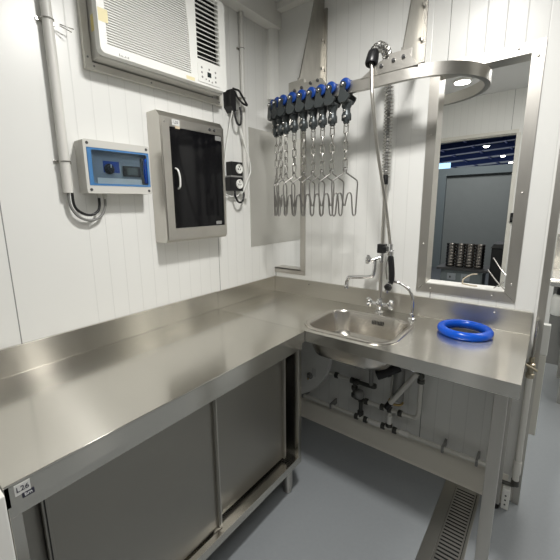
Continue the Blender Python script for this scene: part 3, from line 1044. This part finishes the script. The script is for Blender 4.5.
def make_trolley():
    t = thing('hook_trolley', 'x', 'hook trolley', (0, 0, RC), 'hook trolleys on the overhead rail')
    # wheels either side of the track, tied by an axle above it
    bm = B()
    lathe(bm, [(.010, 0), (.025, .002), (.028, .005), (.028, .015), (.025, .018), (.010, .019), (0, .019)], (.001, -.0135, RC+.014), (0, -1, 0), 28)
    obj('wheel', bm, blue, t)
    bm = B()
    lathe(bm, [(.010, 0), (.025, .002), (.028, .005), (.028, .015), (.025, .018), (0, .019)], (.001, .0135, RC+.014), (0, 1, 0), 28)
    obj('wheel', bm, blue, t)
    bm = B()
    # front cheek
    pts = []
    for k in range(13):
        a = radians(200-220*k/12)
        pts.append((-.002+.0145*cos(a), RC+.010+.0145*sin(a)))
    pts += [(.008, RC-.012), (.013, RC-.024), (.026, RC-.034), (.034, RC-.040), (.031, RC-.052), (.014, RC-.070), (-.014, RC-.070), (-.024, RC-.060), (-.026, RC-.048), (-.020, RC-.026)]
    prism(bm, pts, 'y', -.046, -.034)
    prism(bm, [(x*.9, z) for x, z in pts], 'y', .034, .044)
    box(bm, -.020, .022, -.040, .040, RC-.072, RC-.054, .006)
    lathe(bm, [(.024, 0), (.024, .022), (.019, .030), (.019, .050), (.023, .055), (.023, .080), (.015, .090), (.015, .098), (0, .098)], (0, 0, RC-.062), (0, 0, -1), 18)
    box(bm, -.022, .022, -.014, .014, RC-.150, RC-.118, .005)
    o = obj('yoke', bm, greyc, t)
    bb = B(); lathe(bb, [(.009, 0), (.009, .004), (.006, .007), (0, .008)], (-.002, -.046, RC+.010), (0, -1, 0), 12); obj('bolt', bb, wire, o)
    bb = B(); lathe(bb, [(.0075, 0), (.0075, .005), (.004, .007), (0, .007)], (0, -.022, RC-.135), (0, -1, 0), 12)
    lathe(bb, [(.007, 0), (.005, .006), (0, .008)], (.0, -.019, RC-.105), (0, -1, 0), 12); obj('bolt', bb, wire, o)
    # chain
    bm = B()
    torus(bm, (0, 0, RC-.166), .0095, .0024, 'y', 16, 6)
    z = RC-.188
    k = 0
    while z > 1.70:
        u = Vector((1, 0, 0)) if k % 2 == 0 else Vector((0, 1, 0))
        hl, hw = .0270, .0100
        p = []
        for q in range(6):
            a = pi*q/5
            p.append(Vector((0, 0, z+hl-hw))+u*hw*cos(a)+Vector((0, 0, hw*sin(a))))
        for q in range(6):
            a = pi+pi*q/5
            p.append(Vector((0, 0, z-hl+hw))+u*hw*cos(a)+Vector((0, 0, hw*sin(a))))
        tube(bm, p, .0032, 6, closed=True)
        z -= .0420
        k += 1
    obj('chain', bm, wire, t)
    ztop = z+.0420-.016
    # double prong hook
    H = ztop
    zb = 1.452
    tilt = .0
    half = [(0.0, H-.028), (.066, H-.075), (.066, zb+.03)]
    bm = B()
    pts = [(0, H), (.009, H-.010), (.004, H-.026), (.064, H-.068), (.066, H-.085), (.060, zb+.012), (.052, zb), (.044, zb+.012), (.036, H-.140), (.029, H-.128),
           (.020, H-.128), (.014, H-.140), (.003, zb+.055)]
    R_ = [Vector((x, 0, z)) for x, z in pts]
    tube(bm, round_path(R_, .010, 3), .0038, 8)
    Lp = [Vector((-x, .005, z)) for x, z in pts]
    Lp[0].y = 0
    tube(bm, round_path(Lp, .010, 3), .0038, 8)
    obj('hook', bm, hookst, t)
    return t


proto = make_trolley()


def copy_tree(o, parent=None):
    c = o.copy()
    COL.objects.link(c)
    if parent is not None:
        c.parent = parent
    for ch in list(o.children):
        copy_tree(ch, c)
    return c


labs = ['hook trolley with chain hanging alone at the right end of the row', 'second hook trolley from the right in the overhead row',
        'third hook trolley from the right in the overhead row', 'fourth hook trolley from the right in the overhead row',
        'middle one of the nine blue-wheeled hook trolleys', 'fourth hook trolley from the left in the overhead row',
        'third hook trolley from the left in the overhead row', 'second hook trolley from the left in the overhead row',
        'leftmost hook trolley, nearest the left wall on the rail bend']
spots = [(.681, -.283, 0), (.604, -.283, 0), (.546, -.283, 0), (.489, -.283, 0), (.428, -.283, 0), (.367, -.283, 0)]
for a in (98.5, 108, 118.5):
    spots.append((XA+RR*cos(radians(-a)), RR*sin(radians(-a)), -radians(a-90)))
for i, (x, y, rz) in enumerate(spots):
    o = proto if i == 0 else None
    if o is None:
        o = copy_tree(proto)
    o.location = (x, y, RC)
    o.rotation_euler = (0, 0, rz)
    o['label'] = labs[i]
    for ch in o.children:
        if ch.name.startswith(('chain', 'hook')):
            ch.rotation_euler = (0, 0, radians((38, 41, 36, 42, 46, 56, 75, 95, 118)[i])-rz)

# ------------------------------------------------------------------ left wall: plate, conduits, boxes
bm = B(); box(bm, .0005, .004, -.258, .336, 1.248, 2.0, .0008); 
tag(obj('steel_wall_plate', bm, mat('dull_steel_sheet', (.60, .59, .55), .5, .6, var=.05, vscale=4)), 'plain dull steel plate on the left wall behind the hooks', 'plate')

def conduit(name, lab, y, r, z0, z1, clips, group=None):
    t = thing(name, lab, 'conduit', (.001+r, y, z0))
    x = r+.006
    bm = B(); tube(bm, [(x, y, z0), (x, y, z1)], r, 20); obj('tube', bm, condm, t)
    for z in clips:
        bm = B()
        tube(bm, [(x+cos(a)*(r+.002), y+sin(a)*(r+.002), z) for a in [radians(-100+200*k/10) for k in range(11)]], .0022, 6)
        box(bm, .0005, .006, y-r-.014, y+r+.014, z-.006, z+.006, .001)
        obj('clip', bm, wire, t)
    return t
c1 = conduit('thick_conduit', 'thick pale grey vertical conduit left of the control box', -1.374, .0185, 1.58, 2.61, (2.20, 1.70))
bm = B(); tube(bm, [(.03, -1.335, 2.195), (.04, -1.29, 2.19)], .0018, 6)
tube(bm, [(.03, -1.335, 2.19), (.045, -1.30, 2.175)], .0018, 6); obj('cable_tie', bm, wire, c1)
conduit('thin_conduit', 'thin pale vertical conduit right of the air conditioner', -.318, .0135, 1.56, 2.61, (2.42, 2.15))

t = thing('control_box', 'grey control box with clear blue cover on the left wall', 'control box', (.04, -1.175, 1.578))
y0, y1, z0, z1 = -1.322, -1.028, 1.578, 1.787
bm = B()
box(bm, .001, .050, y0, y1, z0, z1, .006)
obj('body', bm, boxg, t)
bm = B()
prism(bm, rrect((y0+y1)/2, (z0+z1)/2, y1-y0, z1-z0, .008, 3), 'x', .051, .080, holes=[rrect(-1.172, 1.683, .278, .150, .004, 2)])
lid = obj('front_frame', bm, boxg, t)
for yy in (y0+.016, y1-.016):
    for zz in (z0+.014, z1-.014):
        bb = B(); lathe(bb, [(.006, 0), (.006, .0015), (0, .0015)], (.080, yy, zz), (1, 0, 0), 12); obj('screw', bb, dgrey, lid)
quick('fascia', innerbl, t, (.050, .054, -1.31, -1.034, 1.609, 1.757))
quick('white_strip', white, t, (.054, .056, -1.265, -1.06, 1.615, 1.643), label='white strip below the dials')
bm = B()
lathe(bm, [(.022, 0), (.022, .006), (.014, .008), (.012, .018), (0, .018)], (.054, -1.212, 1.680), (1, 0, 0), 20)
k_ = obj('rotary_switch', bm, black, t)
quick('pointer', whiteink, k_, (.072, .0735, -1.213, -1.209, 1.684, 1.698))
quick('blue_backplate', blue, t, (.054, .0555, -1.236, -1.165, 1.665, 1.712) , label='blue plate behind the black rotary switch')
d_ = quick('display', black, t, (.054, .064, -1.150, -1.070, 1.652, 1.697), bev=.002)
quick('screen', mat('display_glass', (.10, .11, .10), .2), d_, (.064, .0645, -1.135, -1.085, 1.660, 1.690))
quick('hinge', dgrey, t, (.054, .064, -1.062, -1.054, 1.625, 1.735))
quick('blue_handle', bluer, t, (.054, .074, -1.052, -1.034, 1.625, 1.735), bev=.003)
bm = B(); box(bm, .0765, .0785, -1.3095, -1.0345, 1.6095, 1.7565); cover = obj('clear_cover', bm, blueclear, t)
bm = B()
prism(bm, [(-1.3095, 1.6095), (-1.0345, 1.6095), (-1.0345, 1.7565), (-1.3095, 1.7565)], 'x', .0787, .0815, holes=[rrect(-1.169, 1.683, .248, .132, .008, 4)])
obj('cover_rim', bm, bluerim, cover)
for yy, rr_ in ((-1.228, .011), (-1.255, .008)):
    bm = B(); lathe(bm, [(rr_, 0), (rr_, .012), (rr_*.75, .014), (rr_*.75, .022), (0, .022)], (.026, yy, z0), (0, 0, -1), 12); obj('cable_gland', bm, boxg, t)
bm = B(); tube(bm, smooth_path([(.024, -1.375, 1.60), (.025, -1.372, 1.53), (.028, -1.345, 1.485), (.028, -1.30, 1.468), (.027, -1.255, 1.483), (.026, -1.232, 1.52), (.026, -1.228, 1.56)], 6), .0055, 10)
tag(obj('grey_cable', bm, mat('cable_grey', (.22, .22, .21), .5)), 'grey cable looping from the thick conduit into the control box', 'cable')
bm = B(); tube(bm, smooth_path([(.030, -1.362, 1.60), (.032, -1.360, 1.53), (.034, -1.335, 1.500), (.034, -1.30, 1.490), (.033, -1.268, 1.505), (.030, -1.257, 1.53), (.028, -1.255, 1.56)], 6), .0055, 10)
tag(obj('black_cable', bm, black), 'black cable looping from the thick conduit into the control box', 'cable')

# knife steriliser cabinet with black glass door
t = thing('steriliser_cabinet', 'stainless wall cabinet with black glass door above the counter', 'cabinet', (.05, -.775, 1.345))
y0, y1, z0, z1 = -.976, -.576, 1.345, 1.957
bm = B()
prism(bm, [(.001, z0), (.088, z0), (.100, z0+.012), (.100, z1-.028), (.078, z1), (.001, z1)], 'y', y0, y1)
es = [e for e in bm.edges if abs((e.verts[0].co-e.verts[1].co).y) > .2]
bmesh.ops.bevel(bm, geom=es, offset=.004, segments=2, profile=.5, affect='EDGES')
obj('body', bm, steelz, t)
bm = B()
prism(bm, [(y0+.006, z0+.014), (y1-.002, z0+.014), (y1-.002, z1-.030), (y0+.006, z1-.030)], 'x', .100, .106,
      holes=[[(-.928, 1.413), (-.594, 1.413), (-.594, 1.888), (-.928, 1.888)]])
dr = obj('door', bm, steelm, t)
quick('glass', blackglass, dr, (.1005, .103, -.927, -.595, 1.414, 1.887))
bm = B(); tube(bm, smooth_path([(.103, -.906, 1.700), (.118, -.903, 1.690), (.124, -.898, 1.655), (.118, -.896, 1.615), (.103, -.896, 1.604)], 5), .0045, 10); obj('handle', bm, acw, dr)
o = quick('sticker', paper, t, (.106, .1066, -.912, -.868, 1.895, 1.922), label='small paper sticker reading L25')
text('lettering', 'L25', .017, (.1069, -.890, 1.909), (0, 1, 0), (0, 0, 1), ink, o)
quick('sticker', mat('beige_sticker', (.6, .5, .35), .6), t, (.106, .1065, -.895, -.868, 1.872+.01, 1.885+.008), label='tiny beige sticker')
for yy in (-.678, -.645):
    bm = B(); lathe(bm, [(.007, 0), (.007, .004), (.004, .005), (0, .005)], (.106, yy, 1.908), (1, 0, 0), 14); obj('button', bm, dgrey, t)
quick('badge', grey, dr, (.103, .1038, -.655, -.615, 1.420, 1.438))
quick('lock', grey, dr, (.103, .1050, -.640, -.596, 1.86, 1.884), bev=.001)
bm = B(); lathe(bm, [(.004, 0), (.004, .003), (0, .003)], (.106, -.955, 1.905), (1, 0, 0), 10); obj('screw', bm, wire, t)

# window type air conditioner and its surround
t = thing('wall_frame', 'cream surround frame around the air conditioner', 'frame', (.02, -.86, 2.075))
ya, yb, za, zb_ = -1.249, -.490, 2.073, 2.56
bm = B()
def fr(bm, ya, yb, za, zb, f, x0, x1):
    o = [(ya, za), (yb, za), (yb, zb), (ya, zb)]
    i = [(ya+f, za+f), (yb-f, za+f), (yb-f, zb-f), (ya+f, zb-f)]
    for k in range(4):
        k2 = (k+1) % 4
        prism(bm, [o[k], o[k2], i[k2], i[k]], 'x', x0, x1)
fr(bm, ya, yb, za, zb_, .027, .001, .022)
obj('moulding', bm, cream, t)
for (yy, zz) in ((-1.238, 2.115), (-1.215, 2.086), (-.95, 2.086), (-.52, 2.086)):
    bb = B(); lathe(bb, [(.004, 0), (.004, .0015), (0, .0015)], (.022, yy, zz), (1, 0, 0), 10); obj('screw', bb, grey, t)

t = thing('air_conditioner', 'white window-type air conditioner high on the left wall', 'air conditioner', (.06, -.9, 2.1))
AX = .125
ay0, ay1, az0, az1 = -1.222, -.560, 2.104, 2.530
quick('sleeve', boxg, t, (.001, .060, ay0+.004, ay1-.012, az0+.002, az1-.003), bev=.003)
bm = B()
box(bm, .060, .092, ay0-.002, ay1, az0-.002, az1, .004)
obj('rear_bezel', bm, boxg, t)
gy0_, gy1_, gz0_, gz1_ = -1.205, -.795, 2.142, 2.520
vy0, vy1, vz0, vz1 = -.752, -.603, 2.222, 2.515
bm = B()
prism(bm, rrect((ay0+ay1)/2-.006, (az0+az1)/2+.000, ay1-ay0+.014, az1-az0-.006, .022, 5), 'x', .092, AX,
      holes=[[(gy0_, gz0_), (gy1_, gz0_), (gy1_-.004, (gz0_+gz1_)/2), (gy1_-.02, gz1_), (gy0_, gz1_)],
             [(vy0, vz0), (vy1, vz0), (vy1, vz1), (vy0, vz1)]])
obj('front_panel', bm, acw, t)
bm = B()
z = gz0_+.006
while z < gz1_-.003:
    w = gy1_-.02*((z-gz0_)/(gz1_-gz0_))**2
    vs = box(bm, .110, .1235, gy0_, w, z, z+.0042)
    z += .0094
obj('front_grille', bm, acw, t)
quick('filter', mat('filter_grey', (.30, .30, .28), .8), t, (.094, .098, gy0_, gy1_, gz0_, gz1_))
quick('vent_cavity', dark, t, (.094, .097, vy0, vy1, vz0, vz1))
z = vz0+.012
while z < vz1-.004:
    bm = B()
    prism(bm, [(.100, z+.010), (.102, z+.012), (.126, z+.001), (.124, z-.002)], 'y', vy0, vy1)
    obj('louvre', bm, acw, t)
    z += .0205
bm = B()
prism(bm, rrect(-.680, 2.162, .150, .086, .008, 4), 'x', AX, AX+.003)
cp = obj('control_panel', bm, acw, t)
quick('display', screen, cp, (AX+.003, AX+.004, -.695, -.670, 2.150, 2.172))
for k, (yy, zz) in enumerate(((-.730, 2.185), (-.730, 2.163), (-.728, 2.143), (-.682, 2.186), (-.640, 2.182), (-.640, 2.160), (-.640, 2.138), (-.705, 2.137), (-.685, 2.134), (-.665, 2.131))):
    bb = B(); lathe(bb, [(.0055 if k not in (7, 8, 9) else .0035, 0), (.004, .0012), (0, .0012)], (AX+.003, yy, zz), (1, 0, 0), 10); obj('button', bb, grey, cp)
quick('tape', tape, t, (.050, .0915, ay0-.0032, ay0-.0021, 2.200, 2.258), label='strip of yellow masking tape on the side')
quick('tape', tapef, t, (AX, AX+.0008, ay0-.010, ay0+.028, 2.216, 2.262), label='strip of faded yellow tape wrapping onto the grille')
quick('tape', tapef, t, (AX, AX+.0006, -.825, -.775, 2.112, 2.127), label='small faded piece of tape under the grille')
o = quick('hole', dark, t, (.072, .080, ay0-.0026, ay0-.0018, 2.130, 2.148))
# faint maker's mark: short illegible grey strokes
bm = B()
for k, hgt in enumerate((.010, .006, .006, .003, .007, .005, .008)):
    yy = -1.160+k*.0065
    box(bm, AX, AX+.0006, yy, yy+.0035, 2.112, 2.112+hgt)
obj('faint_mark', bm, mat('faint_grey_print', (.35, .35, .33), .5), t)

# black power pack and cables on thin conduit
t = thing('power_pack', 'black wedge shaped power pack hanging beside the air conditioner', 'power pack', (.04, -.42, 2.05))
bm = B()
prism(bm, [(-.466, 2.160), (-.444, 2.168), (-.425, 2.150), (-.426, 2.060), (-.438, 2.045), (-.464, 2.075)], 'x', .001, .062)
obj('body', bm, black, t)
bm = B()
prism(bm, [(-.430, 2.165), (-.405, 2.168), (-.375, 2.110), (-.372, 2.070), (-.425, 2.066)], 'x', .001, .045)
obj('side_cover', bm, mat('grey_metal_cover', (.40, .40, .37), .4, .4), t)
bm = B()
tube(bm, round_path([(.050, -.436, 2.172), (.060, -.395, 2.168), (.072, -.338, 2.095), (.068, -.372, 2.100), (.064, -.405, 2.118), (.058, -.438, 2.160)], .01), .006, 8)
obj('bracket', bm, black, t)
bm = B(); tube(bm, smooth_path([(.052, -.424, 2.068), (.055, -.427, 2.02), (.056, -.410, 1.985), (.056, -.385, 1.99), (.056, -.376, 2.04), (.050, -.380, 2.085)], 6), .006, 10)
obj('looped_lead', bm, black, t)
bm = B(); tube(bm, smooth_path([(.048, -.446, 2.15), (.055, -.442, 2.08), (.03, -.447, 1.99), (.018, -.478, 1.83), (.016, -.492, 1.70), (.018, -.498, 1.60), (.022, -.46, 1.575), (.028, -.40, 1.578), (.032, -.39, 1.60)], 8), .0038, 8)
tag(obj('white_cable', bm, acw), 'thin white cable running down left of the black sockets', 'cable')
bm = B(); tube(bm, smooth_path([(.045, -.378, 2.09), (.030, -.362, 2.0), (.036, -.340, 1.90), (.036, -.296, 1.80), (.036, -.285, 1.73), (.038, -.320, 1.67), (.045, -.358, 1.62), (.040, -.37, 1.595)], 8), .0042, 8)
tag(obj('white_cable', bm, acw), 'thicker white cable bowing out right of the black sockets', 'cable')
t = thing('twin_socket', 'black twin socket block with two round white outlets', 'socket', (.04, -.42, 1.605))
for k, zz in enumerate((1.694, 1.606)):
    bm = B()
    box(bm, .001, .050, -.466+(-.012 if k else 0), -.370, zz, zz+.080, .004)
    o = obj('housing', bm, black, t)
    bm = B()
    lathe(bm, [(.028, 0), (.028, .006), (.025, .008), (.023, .003), (.008, .002), (.006, .006), (0, .006)], (.050, -.405, zz+.040), (1, 0, 0), 24)
    oo = obj('outlet', bm, acw, o)
    bb = B()
    for (dy, dz) in ((-.009, -.002), (.009, -.002), (0, .012)):
        box(bb, .0525, .0555, -.405+dy-.002, -.405+dy+.002, zz+.040+dz-.004, zz+.040+dz+.004)
    obj('pin_hole', bb, dark, oo)
quick('spacer', grey, t, (.001, .048, -.470, -.368, 1.6855, 1.6945))
bm = B(); tube(bm, smooth_path([(.040, -.435, 1.607), (.045, -.438, 1.575), (.048, -.415, 1.540), (.048, -.380, 1.545), (.045, -.362, 1.58), (.040, -.360, 1.60)], 6), .0062, 10)
tag(obj('black_lead', bm, black), 'black lead looping below the twin socket block', 'cable')

# ------------------------------------------------------------------ small things on the hatch sill
ZS = WZ0+f+.004
bm = B()
tube(bm, smooth_path([(1.20, .05, ZS+.004), (1.205, .04, ZS+.03), (1.235, .05, ZS+.055), (1.262, .05, ZS+.062)], 5), .0035, 8)
tube(bm, smooth_path([(1.20, .05, ZS+.005), (1.24, .03, ZS+.004), (1.27, .03, ZS+.004)], 5), .003, 8)
tag(obj('beige_cord', bm, mat('beige_cord_mat', (.55, .48, .36), .6)), 'short beige cord end curling up from the hatch sill', 'cord')
for k, (p0, p1, lab) in enumerate((((1.384, .03, 1.165), (1.322, .07, 1.24), 'upper steel skewer rod sticking out at the right jamb of the hatch'),
                                   ((1.384, .035, 1.092), (1.305, .065, 1.178), 'lower steel skewer rod leaning at the right jamb of the hatch'))):
    bm = B()
    tube(bm, smooth_path([p0, Vector(p0).lerp(Vector(p1), .5)+Vector((0, 0, -.004)), p1], 5), .003, 8)
    tag(obj('steel_rod', bm, wire), lab, 'rod', 'rods in the hatch')
bm = B(); tube(bm, [(1.340, .03, ZS+.003), (1.380, .03, ZS+.040)], .0025, 8)
tag(obj('steel_pin', bm, wire), 'short thin steel pin in the lower right corner of the hatch', 'rod')

# ceiling lamp in the next room, seen through the hatch top
t = thing('ceiling_lamp', 'round bright ceiling lamp in the room behind the hatch', 'lamp', (.67, 2.3, CEIL-.03))
bm = B(); lathe(bm, [(.08, 0), (.085, -.01), (.08, -.022), (.072, -.024), (0, -.024)], (.67, 2.3, CEIL), 'z', 32); obj('housing', bm, white, t)
bm = B(); lathe(bm, [(.070, -.0245), (.070, -.030), (0, -.032)], (.67, 2.3, CEIL), 'z', 32); obj('diffuser', bm, lampm, t)
for (x, y, sx, sy, lab) in ((1.12, -1.02, .26, .26, 'square ceiling lamp in the middle of the wash-up room'), (1.85, -2.0, .96, 1.66, 'large ceiling light panel above and behind the viewer'), (1.6, 1.6, .34, .94, 'long ceiling lamp in the next room nearer the far opening'), (2.3, .9, .34, .94, 'long ceiling lamp in the next room near the doorway')):
    t = thing('ceiling_fixture', lab, 'lamp', (x, y, CEIL-.03))
    bm = B()
    prism(bm, [(x-sx/2, y-sy/2), (x+sx/2, y-sy/2), (x+sx/2, y+sy/2), (x-sx/2, y+sy/2)], 'z', CEIL-.045, CEIL,
          holes=[[(x-sx/2+.015, y-sy/2+.015), (x+sx/2-.015, y-sy/2+.015), (x+sx/2-.015, y+sy/2-.015), (x-sx/2+.015, y+sy/2-.015)]])
    obj('housing', bm, white, t)
